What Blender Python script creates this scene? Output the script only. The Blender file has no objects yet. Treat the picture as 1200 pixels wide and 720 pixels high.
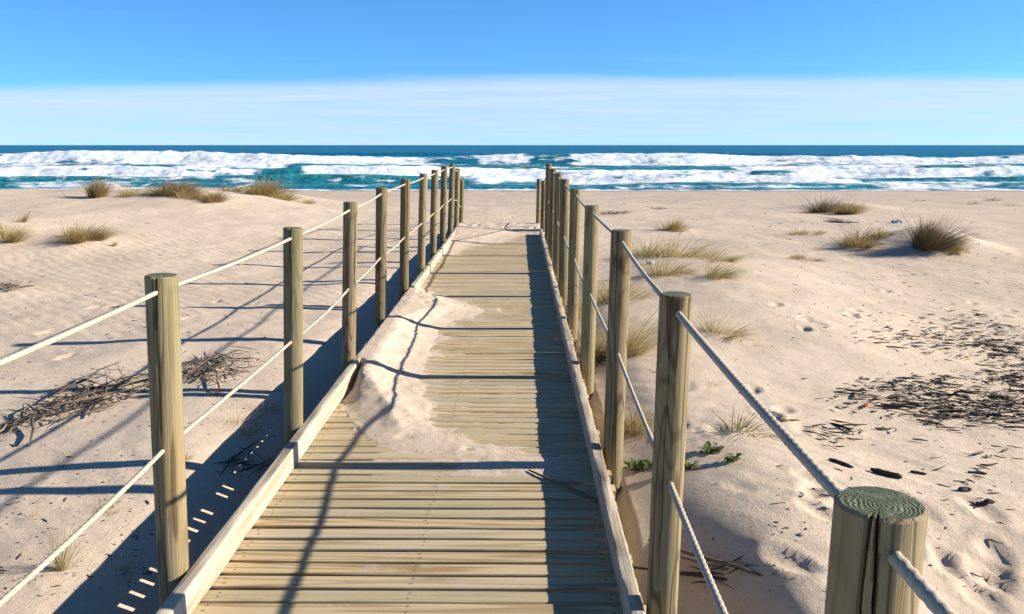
import bpy, bmesh, math, random
import numpy as np
from mathutils import Vector, Matrix

R = math.radians
random.seed(7)
RS = np.random.RandomState(11)
S = bpy.context.scene
COL = S.collection

# ------------------------------------------------------------------ camera
PITCH = math.atan(190.0 / 1000.0)
YAW = math.atan(9.0 / 1000.0)
cam_d = bpy.data.cameras.new('camera')
cam_d.sensor_width = 36.0
cam_d.lens = 30.0
cam_d.clip_start = 0.05
cam_d.clip_end = 40000
cam = bpy.data.objects.new('camera', cam_d)
COL.objects.link(cam)
cam.location = (0, 0, 1.6)
cam.rotation_euler = (R(90) - PITCH, 0, YAW)
S.camera = cam

# ------------------------------------------------------------------ sun, sky, exposure
SUN_EL = R(23.0)
sun_d = bpy.data.lights.new('sun', 'SUN')
sun_d.energy = 5.0
sun_d.angle = R(0.5)
sun_d.color = (1.0, 0.90, 0.77)
sun = bpy.data.objects.new('sun', sun_d)
COL.objects.link(sun)
sun.location = (20, 0, 12)
sun.rotation_euler = (0, R(90) - SUN_EL, 0)

W = bpy.data.worlds.new('World')
S.world = W
W.use_nodes = True
S.view_settings.view_transform = 'Standard'
S.view_settings.look = 'None'
S.view_settings.gamma = 1.0
S.view_settings.use_curve_mapping = False
S.view_settings.exposure = 0.97


class NT:
    """small helper for node trees"""
    def __init__(s, tree):
        s.t = tree
        tree.nodes.clear()

    def n(s, typ, **kw):
        nd = s.t.nodes.new(typ)
        for k, v in kw.items():
            if k.startswith('i_'):
                key = k[2:]
                key = int(key) if key.isdigit() else key.replace('_', ' ')
                nd.inputs[key].default_value = v
            else:
                setattr(nd, k, v)
        return nd

    def l(s, a, b):
        s.t.links.new(a, b)

    def math(s, op, a, b=None, c=None, clamp=False):
        nd = s.n('ShaderNodeMath', operation=op, use_clamp=clamp)
        for i, v in enumerate((a, b, c)):
            if v is None:
                continue
            if isinstance(v, (int, float)):
                nd.inputs[i].default_value = v
            else:
                s.l(v, nd.inputs[i])
        return nd.outputs[0]

    def mix(s, fac, a, b, blend='MIX'):
        nd = s.n('ShaderNodeMix', data_type='RGBA', blend_type=blend)
        for sock, v in ((nd.inputs[0], fac), (nd.inputs[6], a), (nd.inputs[7], b)):
            if isinstance(v, (int, float)):
                sock.default_value = v
            elif isinstance(v, tuple):
                sock.default_value = v if len(v) == 4 else v + (1,)
            else:
                s.l(v, sock)
        return nd.outputs[2]

    def ramp(s, fac, stops, interp='LINEAR'):
        nd = s.n('ShaderNodeValToRGB')
        nd.color_ramp.interpolation = interp
        e = nd.color_ramp.elements
        while len(e) < len(stops):
            e.new(0.5)
        for el, (p, c) in zip(e, stops):
            el.position = p
            el.color = c if len(c) == 4 else tuple(c) + (1,)
        s.l(fac, nd.inputs[0])
        return nd.outputs[0]

    def rng(s, v, a, b, c=0.0, d=1.0, smooth=True):
        nd = s.n('ShaderNodeMapRange', interpolation_type='SMOOTHSTEP' if smooth else 'LINEAR')
        s.l(v, nd.inputs[0])
        for i, q in zip((1, 2, 3, 4), (a, b, c, d)):
            if isinstance(q, (int, float)):
                nd.inputs[i].default_value = q
            else:
                s.l(q, nd.inputs[i])
        return nd.outputs[0]

    def noise(s, vec, scale, detail=2.0, rough=0.5, dist=0.0, out=0):
        nd = s.n('ShaderNodeTexNoise')
        nd.inputs['Scale'].default_value = scale
        nd.inputs['Detail'].default_value = detail
        nd.inputs['Roughness'].default_value = rough
        nd.inputs['Distortion'].default_value = dist
        if vec is not None:
            s.l(vec, nd.inputs['Vector'])
        return nd.outputs[out]

    def scale(s, vec, xyz, loc=(0, 0, 0)):
        nd = s.n('ShaderNodeMapping')
        nd.inputs['Scale'].default_value = xyz
        nd.inputs['Location'].default_value = loc
        s.l(vec, nd.inputs['Vector'])
        return nd.outputs[0]

    def bump(s, h, strength, dist, normal=None):
        nd = s.n('ShaderNodeBump')
        nd.inputs['Strength'].default_value = strength
        nd.inputs['Distance'].default_value = dist
        s.l(h, nd.inputs['Height'])
        if normal is not None:
            s.l(normal, nd.inputs['Normal'])
        return nd.outputs[0]


def build_world():
    t = NT(W.node_tree)
    co = t.n('ShaderNodeTexCoord').outputs['Generated']
    sp = t.n('ShaderNodeSeparateXYZ')
    t.l(co, sp.inputs[0])
    x, y, z = sp.outputs
    zz = t.math('ADD', t.math('MULTIPLY', t.math('MAXIMUM', z, 0.0), 1.55), 0.075)
    cb = t.n('ShaderNodeCombineXYZ')
    t.l(x, cb.inputs[0]); t.l(y, cb.inputs[1]); t.l(zz, cb.inputs[2])
    nm = t.n('ShaderNodeVectorMath', operation='NORMALIZE')
    t.l(cb.outputs[0], nm.inputs[0])
    sky = t.n('ShaderNodeTexSky', sky_type='NISHITA', sun_disc=False)
    sky.sun_elevation = SUN_EL
    sky.sun_rotation = R(90)
    sky.air_density = 1.0
    sky.dust_density = 0.3
    sky.ozone_density = 3.0
    t.l(nm.outputs[0], sky.inputs[0])
    tint = t.mix(1.0, sky.outputs[0], (0.76, 1.43, 1.98), 'MULTIPLY')
    tint = t.mix(t.rng(z, 0.12, 0.75, 0.0, 0.58), tint, (0, 0, 0))
    # low streaky cloud bank over the sea
    az = t.math('ARCTAN2', x, y)
    cv = t.n('ShaderNodeCombineXYZ')
    t.l(t.math('MULTIPLY', az, 2.2), cv.inputs[0])
    t.l(t.math('MULTIPLY', t.math('DIVIDE', z, t.math('MAXIMUM', y, 0.25)), 46.0), cv.inputs[1])
    n1 = t.noise(cv.outputs[0], 1.6, 5.0, 0.55)
    cv2 = t.n('ShaderNodeCombineXYZ')
    t.l(t.math('MULTIPLY', az, 6.0), cv2.inputs[0])
    t.l(t.math('MULTIPLY', t.math('DIVIDE', z, t.math('MAXIMUM', y, 0.25)), 150.0), cv2.inputs[1])
    n2 = t.noise(cv2.outputs[0], 1.0, 4.0, 0.6)
    q = t.math('DIVIDE', z, t.math('MAXIMUM', y, 0.25))
    zs = t.math('SUBTRACT', q, t.math('MULTIPLY', t.math('MINIMUM', az, 0.0), 0.022))
    edge = t.math('ADD', zs, t.math('MULTIPLY', t.math('SUBTRACT', n1, 0.5), 0.012))
    edge = t.math('ADD', edge, t.math('MULTIPLY', t.math('SUBTRACT', n2, 0.5), 0.006))
    top = t.rng(edge, 0.0830, 0.0640, 0.0, 1.0)
    dens = t.rng(q, 0.0, 0.060, 0.60, 0.74)
    streak = t.rng(t.math('ADD', t.math('MULTIPLY', n2, 0.6), t.math('MULTIPLY', n1, 0.4)), 0.30, 0.72, -0.16, 0.14)
    mask = t.math('MULTIPLY', top, t.math('ADD', dens, streak), clamp=True)
    # thin wisps higher up
    w2 = t.rng(t.noise(t.scale(cv.outputs[0], (0.6, 0.6, 1), (3.3, 1.7, 0)), 1.3, 6.0, 0.6), 0.56, 0.85, 0.0, 0.14)
    w2 = t.math('MULTIPLY', w2, t.rng(z, 0.30, 0.09, 0.0, 1.0))
    mask = t.math('MAXIMUM', mask, w2)
    col = t.mix(mask, tint, (5.8, 6.8, 7.9))
    bg = t.n('ShaderNodeBackground')
    bg.inputs['Strength'].default_value = 0.063
    t.l(col, bg.inputs[0])
    o = t.n('ShaderNodeOutputWorld')
    t.l(bg.outputs[0], o.inputs[0])


build_world()

# ------------------------------------------------------------------ numpy noise

def _hash(ix, iy, seed):
    h = (ix.astype(np.int64) * 374761393 + iy.astype(np.int64) * 668265263 + seed * 974634517) & 0xffffffff
    h = ((h ^ (h >> 13)) * 1274126177) & 0xffffffff
    return h ^ (h >> 16)


def perlin(x, y, seed=0):
    x = np.asarray(x, float); y = np.asarray(y, float)
    x, y = np.broadcast_arrays(x, y)
    ix = np.floor(x); iy = np.floor(y)
    fx = x - ix; fy = y - iy
    ux = fx * fx * fx * (fx * (fx * 6 - 15) + 10)
    uy = fy * fy * fy * (fy * (fy * 6 - 15) + 10)

    def g(dx, dy):
        a = (_hash(ix + dx, iy + dy, seed) & 0xffff) * (2 * math.pi / 65536)
        return np.cos(a) * (fx - dx) + np.sin(a) * (fy - dy)
    a = g(0, 0) * (1 - ux) + g(1, 0) * ux
    b = g(0, 1) * (1 - ux) + g(1, 1) * ux
    return (a * (1 - uy) + b * uy) * 1.5


def fbm(x, y, seed=0, octv=4, rough=0.5):
    s = 0; a = 1.0; t = 0
    for k in range(octv):
        s = s + a * perlin(x * 2 ** k + 17.3 * k, y * 2 ** k - 9.1 * k, seed + k)
        t += a
        a *= rough
    return s / t


def sst(a, b, v):
    t = np.clip((np.asarray(v, float) - a) / (b - a), 0, 1)
    return t * t * (3 - 2 * t)


def ga(x, y, cx, cy, rx, ry=None):
    ry = rx if ry is None else ry
    return np.exp(-((x - cx) / rx) ** 2 - ((y - cy) / ry) ** 2)


# ------------------------------------------------------------------ ground shape
DL, DR = -1.13, 0.36           # inner deck edges
MOUNDS = []                    # (x, y, rx, ry, h)
DENTS = []                     # footprints (x, y, rx, ry, angle, depth)


def ground(x, y, detail=True):
    x = np.asarray(x, float); y = np.asarray(y, float)
    x, y = np.broadcast_arrays(x, y)
    # long profile, shore at about y = 73
    far = np.interp(y, [-20, 4, 12, 16, 20, 26, 40, 60, 73, 80, 140, 400],
                    [-.12, -.12, -.10, -.02, .00, -.20, -.80, -1.62, -2.2, -2.45, -5.0, -9.0])
    z = far.copy()
    # left dune and its crest
    left = sst(-3.0, -8.5, x)
    crest = 21.5 + 1.6 * perlin(x * .16, 0.3, 5)
    prof = np.where(y < crest, sst(0, 1, (y - 8.5) / (crest - 8.5)), np.exp(-((y - crest) / 5.5) ** 2))
    z = z + left * prof * (.42 + .14 * perlin(x * .22, 7.7, 6)) + left * prof * np.where(y > crest, .35 * sst(0, 6, y - crest), 0)
    z = z + .30 * sst(-6.5, -10, x) * ga(0, y, 0, 13.5, 1, 2.2)
    z = z - .10 * sst(-4, -9, x) * ga(0, y, 0, 11.2, 1, 1.2)
    # right side: gentle hollow, then swell
    z = z - .18 * sst(1.6, 4.5, x) * ga(0, y, 0, 6.5, 1, 4.5)
    z = z + .16 * ga(x, y, 2.6, 9.5, 1.4, 2.6) + .12 * ga(x, y, 1.15, 2.6, .42, 1.6) + .07 * ga(x, y, 1.2, 6.0, .5, 2.6)
    z = z + .08 * sst(.44, .9, x) * sst(3.0, 3.8, y) * sst(18, 12, y)
    z = z - .22 * sst(1.05, .50, x) * sst(-.2, .3, x) * sst(3.7, 2.9, y)
    # left ditch beside the deck
    nearl = sst(13.5, 9.5, y)
    z = z - .15 * nearl * ga(x, 0, -1.30, 0, .33, 1) * (1 - .4 * sst(5, 8, y))
    z = z - .10 * sst(-1.5, -4.5, x) * sst(9, 4, y)
    # undulation
    if detail:
        amp = sst(-1.0, -2.0, x) + sst(.3, 1.1, x) + sst(17, 20, y)
        amp = np.clip(amp, 0.25, 1)
        z = z + amp * (.055 * fbm(x * .45, y * .45, 21, 3) + .018 * fbm(x * 1.7, y * 1.7, 31, 3) * sst(60, 20, y))
        z = z + .05 * fbm(x * .25, y * .25, 41, 3) * sst(18, 26, y)
        lumps = np.clip(fbm(x * 4.1, y * 4.1, 51, 3), -.25, 1)
        z = z + amp * .007 * lumps * (.4 + .8 * sst(0, .5, fbm(x * .5, y * .5, 61, 2)))
    for mx, my, rx, ry, h in MOUNDS:
        z = z + h * ga(x, y, mx, my, rx, ry)
    # under the deck, and the sand over the deck's far end
    corr = sst(-1.34, -1.20, x) * sst(.52, .42, x)
    over = .055 + .035 * fbm(x * 2.2, y * 2.2, 71, 3)
    tgt = np.where(y < 15.4, -.36, over) if not hasattr(y, 'shape') else -.36 + (over + .36) * sst(15.15, 15.75, y)
    k = corr * sst(18.6, 17.0, y)
    z = z * (1 - k) + tgt * k
    for dx, dy, rx, ry, an, dp in DENTS:
        sel = (np.abs(x - dx) < .5) & (np.abs(y - dy) < .5)
        if not np.any(sel):
            continue
        xs = x[sel] - dx; ys = y[sel] - dy
        c, s_ = math.cos(an), math.sin(an)
        u = (xs * c + ys * s_) / rx; v = (-xs * s_ + ys * c) / ry
        r2 = u * u + v * v
        zz = z[sel] - dp * np.exp(-r2 ** 2) + dp * .45 * np.exp(-((np.sqrt(r2) - 1.35) / .28) ** 2)
        z = z.copy(); z[sel] = zz
    return z


CP, SP_ = math.cos(PITCH), math.sin(PITCH)


def ray(px, py):
    """direction through a spot of the 1200 x 720 photograph"""
    u = (px - 600) / 1000.0; v = (py - 360) / 1000.0
    fx, fy, fz = u, CP - v * SP_, -SP_ - v * CP
    c, s_ = math.cos(YAW), math.sin(YAW)
    return fx * c - fy * s_, fx * s_ + fy * c, fz


def on_ground(px, py):
    d = ray(px, py)
    t = np.concatenate([np.arange(.8, 12, .01), np.arange(12, 90, .04)])
    g = ground(d[0] * t, d[1] * t, False)
    below = (1.6 + d[2] * t) < g
    i = int(np.argmax(below)) if below.any() else len(t) - 1
    return float(d[0] * t[i]), float(d[1] * t[i])


def on_deck(px, py, z=0.0):
    d = ray(px, py)
    t = (1.6 - z) / -d[2]
    return d[0] * t, d[1] * t


def gz(x, y):
    return float(ground(np.array([x]), np.array([y]))[0])


# ------------------------------------------------------------------ object helpers

def tag(o, label=None, cat=None, group=None, kind=None):
    if label: o['label'] = label
    if cat: o['category'] = cat
    if group: o['group'] = group
    if kind: o['kind'] = kind
    return o


def link(name, me, mats, parent=None, smooth=True):
    o = bpy.data.objects.new(name, me)
    COL.objects.link(o)
    for m in (mats if isinstance(mats, (list, tuple)) else [mats]):
        me.materials.append(m)
    if smooth:
        me.polygons.foreach_set('use_smooth', np.ones(len(me.polygons), bool))
    if parent:
        o.parent = parent
    return o


def empty(name, loc=(0, 0, 0)):
    o = bpy.data.objects.new(name, None)
    o.empty_display_size = .2
    COL.objects.link(o)
    o.location = loc
    return o


class MB:
    def __init__(s):
        s.v = []; s.f = []; s.m = []

    def add(s, verts, faces, mi=0):
        b = len(s.v)
        s.v.extend(verts)
        for f in faces:
            s.f.append(tuple(i + b for i in f)); s.m.append(mi)

    def mesh(s, name):
        me = bpy.data.meshes.new(name)
        me.from_pydata([tuple(map(float, p)) for p in s.v], [], s.f)
        me.polygons.foreach_set('material_index', np.array(s.m, np.int32))
        me.update()
        return me

    def tube(s, pts, radii, n=6, mi=0, cap=True, lobes=None, rng=None):
        pts = [Vector(p) for p in pts]
        rings = []
        up = Vector((0, 0, 1))
        for i, p in enumerate(pts):
            d = (pts[min(i + 1, len(pts) - 1)] - pts[max(i - 1, 0)])
            if d.length < 1e-9: d = Vector((1, 0, 0))
            d.normalize()
            a = d.cross(up)
            if a.length < 1e-3: a = d.cross(Vector((0, 1, 0)))
            a.normalize(); b = a.cross(d)
            r = radii[i] if hasattr(radii, '__len__') else radii
            rings.append([p + (a * math.cos(2 * math.pi * k / n) + b * math.sin(2 * math.pi * k / n)) * r for k in range(n)])
        vs = [q for r_ in rings for q in r_]
        fs = []
        for i in range(len(rings) - 1):
            for k in range(n):
                fs.append((i * n + k, i * n + (k + 1) % n, (i + 1) * n + (k + 1) % n, (i + 1) * n + k))
        if cap:
            fs.append(tuple(range(n))[::-1])
            fs.append(tuple((len(rings) - 1) * n + k for k in range(n)))
        s.add(vs, fs, mi)


def grid_mesh(name, X, Y, Z, keep=None):
    ny, nx = X.shape
    co = np.stack([X, Y, Z], -1).reshape(-1, 3)
    idx = np.arange(ny * nx).reshape(ny, nx)
    q = np.stack([idx[:-1, :-1], idx[:-1, 1:], idx[1:, 1:], idx[1:, :-1]], -1).reshape(-1, 4)
    used = None
    if keep is not None:
        kf = (keep[:-1, :-1] | keep[:-1, 1:] | keep[1:, 1:] | keep[1:, :-1]).reshape(-1)
        q = q[kf]
        used = np.unique(q)
        remap = -np.ones(ny * nx, np.int64)
        remap[used] = np.arange(len(used))
        q = remap[q]; co = co[used]
    me = bpy.data.meshes.new(name)
    me.vertices.add(len(co)); me.vertices.foreach_set('co', co.astype(np.float32).ravel())
    me.loops.add(q.size); me.loops.foreach_set('vertex_index', q.astype(np.int32).ravel())
    me.polygons.add(len(q))
    me.polygons.foreach_set('loop_start', (np.arange(len(q)) * 4).astype(np.int32))
    me.update(calc_edges=True)
    me.validate()
    return me, used


# ------------------------------------------------------------------ materials

def new_mat(name):
    m = bpy.data.materials.new(name)
    m.use_nodes = True
    return m, NT(m.node_tree)


def finish(t, col, rough=0.9, normal=None, spec=0.3):
    p = t.n('ShaderNodeBsdfPrincipled')
    if isinstance(col, tuple):
        p.inputs['Base Color'].default_value = col + (1,)
    else:
        t.l(col, p.inputs['Base Color'])
    if isinstance(rough, (int, float)):
        p.inputs['Roughness'].default_value = rough
    else:
        t.l(rough, p.inputs['Roughness'])
    p.inputs['Specular IOR Level'].default_value = spec
    if normal is not None:
        t.l(normal, p.inputs['Normal'])
    o = t.n('ShaderNodeOutputMaterial')
    t.l(p.outputs[0], o.inputs[0])
    return p


def mat_sand(name='sand', bk=1.0):
    m, t = new_mat(name)
    co = t.n('ShaderNodeTexCoord').outputs['Object']
    big = t.noise(co, .55, 4, .55)
    med = t.noise(co, 5.0, 5, .6)
    fine = t.noise(co, 260.0, 2, .7)
    c = t.mix(t.rng(big, .3, .7), (.490, .397, .300), (.550, .452, .346))
    c = t.mix(t.math('MULTIPLY', t.rng(med, .52, .75), .35), c, (.42, .325, .235))
    c = t.mix(t.rng(fine, .25, .75), c, t.mix(1.0, c, (1.30, 1.30, 1.32), 'MULTIPLY'))
    mot = t.noise(co, 34.0, 4, .7)
    c = t.mix(t.rng(mot, .50, .72, 0, .38), c, (.40, .31, .235))
    speck = t.noise(co, 420.0, 0, .5)
    c = t.mix(t.rng(speck, .70, .77, 0, .6), c, (.14, .10, .08))
    sy = t.n('ShaderNodeSeparateXYZ'); t.l(co, sy.inputs[0])
    yn = t.math('ADD', sy.outputs[1], t.math('MULTIPLY', big, 14.0))
    c = t.mix(t.rng(yn, 24.0, 46.0, 0, .38), c, (.40, .325, .265))
    c = t.mix(t.rng(yn, 68.0, 76.0, 0, .75), c, (.23, .185, .15))
    # wind ripples in patches
    wv = t.n('ShaderNodeTexWave', wave_type='BANDS', bands_direction='DIAGONAL', wave_profile='SIN')
    wv.inputs['Scale'].default_value = 2.6
    wv.inputs['Distortion'].default_value = 5.0
    wv.inputs['Detail'].default_value = 3.0
    wv.inputs['Detail Scale'].default_value = 1.1
    t.l(co, wv.inputs['Vector'])
    patch = t.rng(t.noise(co, .28, 2, .5), .40, .62)
    h = t.math('MULTIPLY', t.math('MULTIPLY', wv.outputs['Fac'], patch), .005)
    h = t.math('ADD', h, t.math('MULTIPLY', t.noise(co, 7.0, 5, .60), .012))
    h = t.math('ADD', h, t.math('MULTIPLY', t.noise(co, 70.0, 4, .6), .0030))
    nrm = t.bump(h, .75 * bk, 1.0)
    nrm = t.bump(t.math('ADD', fine, t.math('MULTIPLY', mot, 1.5)), .45, .008, nrm)
    finish(t, c, .95, nrm, .15)
    return m


def wood_grain(t, vec, stretch, lines, seed_sock=None):
    """contour lines of a stretched noise: flat-sawn grain"""
    v = t.scale(vec, stretch)
    if seed_sock is not None:
        ad = t.n('ShaderNodeVectorMath', operation='ADD')
        t.l(v, ad.inputs[0])
        cb = t.n('ShaderNodeCombineXYZ')
        for i, k in enumerate((37.0, 91.0, 53.0)):
            t.l(t.math('MULTIPLY', seed_sock, k), cb.inputs[i])
        t.l(cb.outputs[0], ad.inputs[1])
        v = ad.outputs[0]
    a = t.noise(v, 1.0, 1.2, .45)
    b = t.math('PINGPONG', t.math('MULTIPLY', a, lines), 1.0)
    return v, a, b


def mat_post():
    m, t = new_mat('treated_post_wood')
    co = t.n('ShaderNodeTexCoord').outputs['Object']
    rnd = t.n('ShaderNodeObjectInfo').outputs['Random']
    v, a, g0 = wood_grain(t, co, (15, 15, 1.1), 16.0, rnd)
    g = t.math('SUBTRACT', 1.0, t.math('MULTIPLY', t.rng(g0, .5, 1.0), t.rng(t.noise(t.scale(v, (.3, .3, .6)), 1.0, 2, .5), .3, .65, .25, 1.0)))
    chk = t.rng(t.noise(t.scale(v, (4, 4, .5)), 1.0, 3, .55), .66, .71)
    fib = t.noise(t.scale(v, (11, 11, 1.3)), 1.0, 5, .65)
    c = t.mix(t.rng(g, .05, .95), (.115, .076, .038), (.26, .203, .112))
    green = t.rng(t.noise(t.scale(v, (.25, .25, .5)), 1.3, 2, .5), .42, .66)
    c = t.mix(t.math('MULTIPLY', green, .5), c, (.19, .21, .115))
    c = t.mix(t.rng(fib, .48, .80, 0, .55), c, (.075, .052, .032))
    c = t.mix(t.math('MULTIPLY', t.rng(a, .58, .78), .5), c, (.34, .225, .11))
    v2, a2, g2 = wood_grain(t, co, (5.5, 5.5, 2.4), 15.0, rnd)
    c = t.mix(t.math('MULTIPLY', t.rng(g2, .55, 1.0), t.rng(t.noise(t.scale(v2, (.5, .5, .8)), 1.0, 2, .5), .42, .62, 0, .6)), c, (.12, .075, .04))
    grey = t.rng(t.noise(v, .8, 3, .6), .5, .75, 0, .45)
    c = t.mix(grey, c, (.27, .245, .20))
    c = t.mix(t.math('MULTIPLY', chk, .75), c, (.055, .04, .026))
    hue = t.mix(rnd, (.66, .62, .58), (1.10, 1.08, 1.02))
    c = t.mix(1.0, c, hue, 'MULTIPLY')
    # knots
    vo = t.n('ShaderNodeTexVoronoi', feature='F1')
    vo.inputs['Scale'].default_value = 1.0
    t.l(t.scale(v, (.62, .62, 1.9)), vo.inputs['Vector'])
    kn = t.rng(vo.outputs['Distance'], .17, .06)
    c = t.mix(t.math('MULTIPLY', kn, .8), c, (.12, .07, .035))
    h = t.math('ADD', t.math('MULTIPLY', g, .5), t.math('MULTIPLY', fib, 1.2))
    h = t.math('SUBTRACT', h, t.math('MULTIPLY', chk, 1.5))
    nrm = t.bump(h, .7, .004)
    finish(t, c, .82, nrm, .25)
    return m


def mat_endgrain():
    m, t = new_mat('post_end_grain')
    co = t.n('ShaderNodeTexCoord').outputs['Object']
    sp = t.n('ShaderNodeSeparateXYZ'); t.l(co, sp.inputs[0])
    x = t.math('ADD', sp.outputs[0], .006); y = t.math('ADD', sp.outputs[1], .012)
    r = t.math('SQRT', t.math('ADD', t.math('MULTIPLY', x, x), t.math('MULTIPLY', y, y)))
    r = t.math('ADD', r, t.math('MULTIPLY', t.noise(co, 26.0, 5, .65), .034))
    rg = t.math('PINGPONG', t.math('MULTIPLY', r, 330.0), 1.0)
    c = t.mix(rg, (.075, .092, .052), (.125, .145, .088))
    c = t.mix(t.rng(t.noise(co, 40, 3, .6), .48, .72, 0, .5), c, (.29, .31, .22))
    c = t.mix(t.rng(t.noise(co, 130, 2, .6), .60, .75, 0, .6), c, (.09, .085, .05))
    nrm = t.bump(t.math('ADD', rg, t.noise(co, 90, 3, .6)), .6, .003)
    finish(t, c, .9, nrm, .2)
    return m


def mat_plank():
    m, t = new_mat('weathered_deck_plank')
    co = t.n('ShaderNodeTexCoord').outputs['Object']
    rnd = t.n('ShaderNodeNewGeometry').outputs['Random Per Island']
    v, a, g0 = wood_grain(t, co, (.7, 17, 9), 9.0, rnd)
    g = t.math('SUBTRACT', 1.0, t.rng(g0, .4, 1.0))
    fib = t.noise(t.scale(v, (2.6, 9, 9)), 1.0, 6, .7)
    c = t.mix(t.rng(g, .0, 1.0), (.33, .225, .105), (.535, .415, .235))
    c = t.mix(t.rng(rnd, .0, 1.0, .0, .5, False), c, (.50, .44, .32))
    c = t.mix(t.rng(t.math('FRACT', t.math('MULTIPLY', rnd, 7.3)), .55, 1.0, 0, .5), c, (.36, .32, .19))
    c = t.mix(t.rng(fib, .50, .78, 0, .60), c, (.19, .13, .065))
    c = t.mix(t.rng(t.noise(t.scale(v, (1.2, .25, .3)), 1.0, 3, .6), .52, .72, 0, .5), c, (.53, .47, .37))
    sandy = t.rng(t.noise(co, 3.2, 5, .65), .56, .70, 0, .6)
    c = t.mix(sandy, c, (.53, .42, .33))
    h = t.math('ADD', t.math('MULTIPLY', g, .4), t.math('MULTIPLY', fib, 1.3))
    nrm = t.bump(h, .6, .004)
    finish(t, c, .8, nrm, .25)
    return m


def mat_kerb():
    m, t = new_mat('bleached_kerb_wood')
    co = t.n('ShaderNodeTexCoord').outputs['Object']
    rnd = t.n('ShaderNodeObjectInfo').outputs['Random']
    v, a, g = wood_grain(t, co, (16, 1.0, 16), 6.0, rnd)
    fib = t.noise(t.scale(v, (7, 2.0, 7)), 1.0, 5, .65)
    c = t.mix(g, (.33, .27, .19), (.46, .395, .30))
    c = t.mix(t.rng(fib, .50, .78, 0, .6), c, (.33, .26, .17))
    c = t.mix(t.rng(t.noise(co, 5, 4, .6), .5, .7, 0, .5), c, (.52, .48, .41))
    nrm = t.bump(t.math('ADD', t.math('MULTIPLY', g, .4), fib), .7, .005)
    finish(t, c, .85, nrm, .2)
    return m


def mat_rope():
    m, t = new_mat('rope_fibre')
    co = t.n('ShaderNodeTexCoord').outputs['Object']
    n = t.noise(co, 60, 3, .6)
    c = t.mix(n, (.34, .30, .235), (.48, .43, .345))
    c = t.mix(t.rng(t.noise(co, 7, 3, .6), .5, .75, 0, .5), c, (.28, .255, .21))
    nrm = t.bump(t.noise(co, 400, 2, .6), .5, .002)
    finish(t, c, .9, nrm, .15)
    return m


def mat_islands(name, cols, rough=.8, noise_scale=30, thin=0.0):
    m, t = new_mat(name)
    rnd = t.n('ShaderNodeNewGeometry').outputs['Random Per Island']
    n = len(cols)
    c = t.ramp(rnd, [(i / max(1, n - 1), col) for i, col in enumerate(cols)])
    co = t.n('ShaderNodeTexCoord').outputs['Object']
    c = t.mix(t.rng(t.noise(co, noise_scale, 3, .6), .35, .7, 0, .35), c, t.mix(1.0, c, (.6, .58, .55), 'MULTIPLY'))
    if not thin:
        finish(t, c, rough, None, .2)
        return m
    p = t.n('ShaderNodeBsdfPrincipled')
    t.l(c, p.inputs['Base Color']); p.inputs['Roughness'].default_value = rough
    p.inputs['Specular IOR Level'].default_value = .2
    tr = t.n('ShaderNodeBsdfTranslucent'); t.l(c, tr.inputs['Color'])
    mx = t.n('ShaderNodeMixShader'); mx.inputs[0].default_value = thin
    t.l(p.outputs[0], mx.inputs[1]); t.l(tr.outputs[0], mx.inputs[2])
    o = t.n('ShaderNodeOutputMaterial'); t.l(mx.outputs[0], o.inputs[0])
    return m


def mat_sea():
    m, t = new_mat('sea_water')
    co = t.n('ShaderNodeTexCoord').outputs['Object']
    at = t.n('ShaderNodeAttribute', attribute_name='foam').outputs['Fac']
    sh = t.n('ShaderNodeAttribute', attribute_name='shallow').outputs['Fac']
    nf = t.noise(t.scale(co, (.40, .55, .8)), 1.0, 7, .70)
    nf2 = t.noise(t.scale(co, (.12, .45, .5)), 1.0, 4, .6)
    f = t.math('ADD', at, t.math('MULTIPLY', t.math('SUBTRACT', nf, .5), 1.5))
    f = t.math('ADD', f, t.math('MULTIPLY', t.math('SUBTRACT', nf2, .5), .7))
    foam = t.rng(f, .30, .74)
    col = t.mix(sh, (.005, .135, .245), (.04, .29, .27))
    col = t.mix(t.rng(t.noise(t.scale(co, (.03, .12, .1)), 1.0, 3, .6), .35, .7, 0, .5), col, (.007, .165, .26))
    h = t.math('ADD', t.noise(t.scale(co, (.5, 1.0, 1.0)), .9, 5, .62), t.math('MULTIPLY', t.noise(t.scale(co, (.25, .6, .6)), .25, 4, .6), 2.0))
    nrm = t.bump(h, 1.0, .8)
    w = t.n('ShaderNodeBsdfPrincipled')
    t.l(col, w.inputs['Base Color'])
    w.inputs['Roughness'].default_value = .35
    w.inputs['IOR'].default_value = 1.33
    w.inputs['Specular IOR Level'].default_value = .25
    t.l(nrm, w.inputs['Normal'])
    fb = t.n('ShaderNodeBsdfPrincipled')
    fcol = t.mix(t.rng(nf, .36, .60), (.56, .69, .77), (.90, .91, .91))  # pale bluish shading of the foam lumps, put into the base colour
    t.l(fcol, fb.inputs['Base Color'])
    fb.inputs['Roughness'].default_value = .95
    fb.inputs['Specular IOR Level'].default_value = .1
    t.l(t.bump(nf, .7, .35), fb.inputs['Normal'])
    mx = t.n('ShaderNodeMixShader')
    t.l(foam, mx.inputs[0]); t.l(w.outputs[0], mx.inputs[1]); t.l(fb.outputs[0], mx.inputs[2])
    o = t.n('ShaderNodeOutputMaterial')
    t.l(mx.outputs[0], o.inputs[0])
    return m


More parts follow.
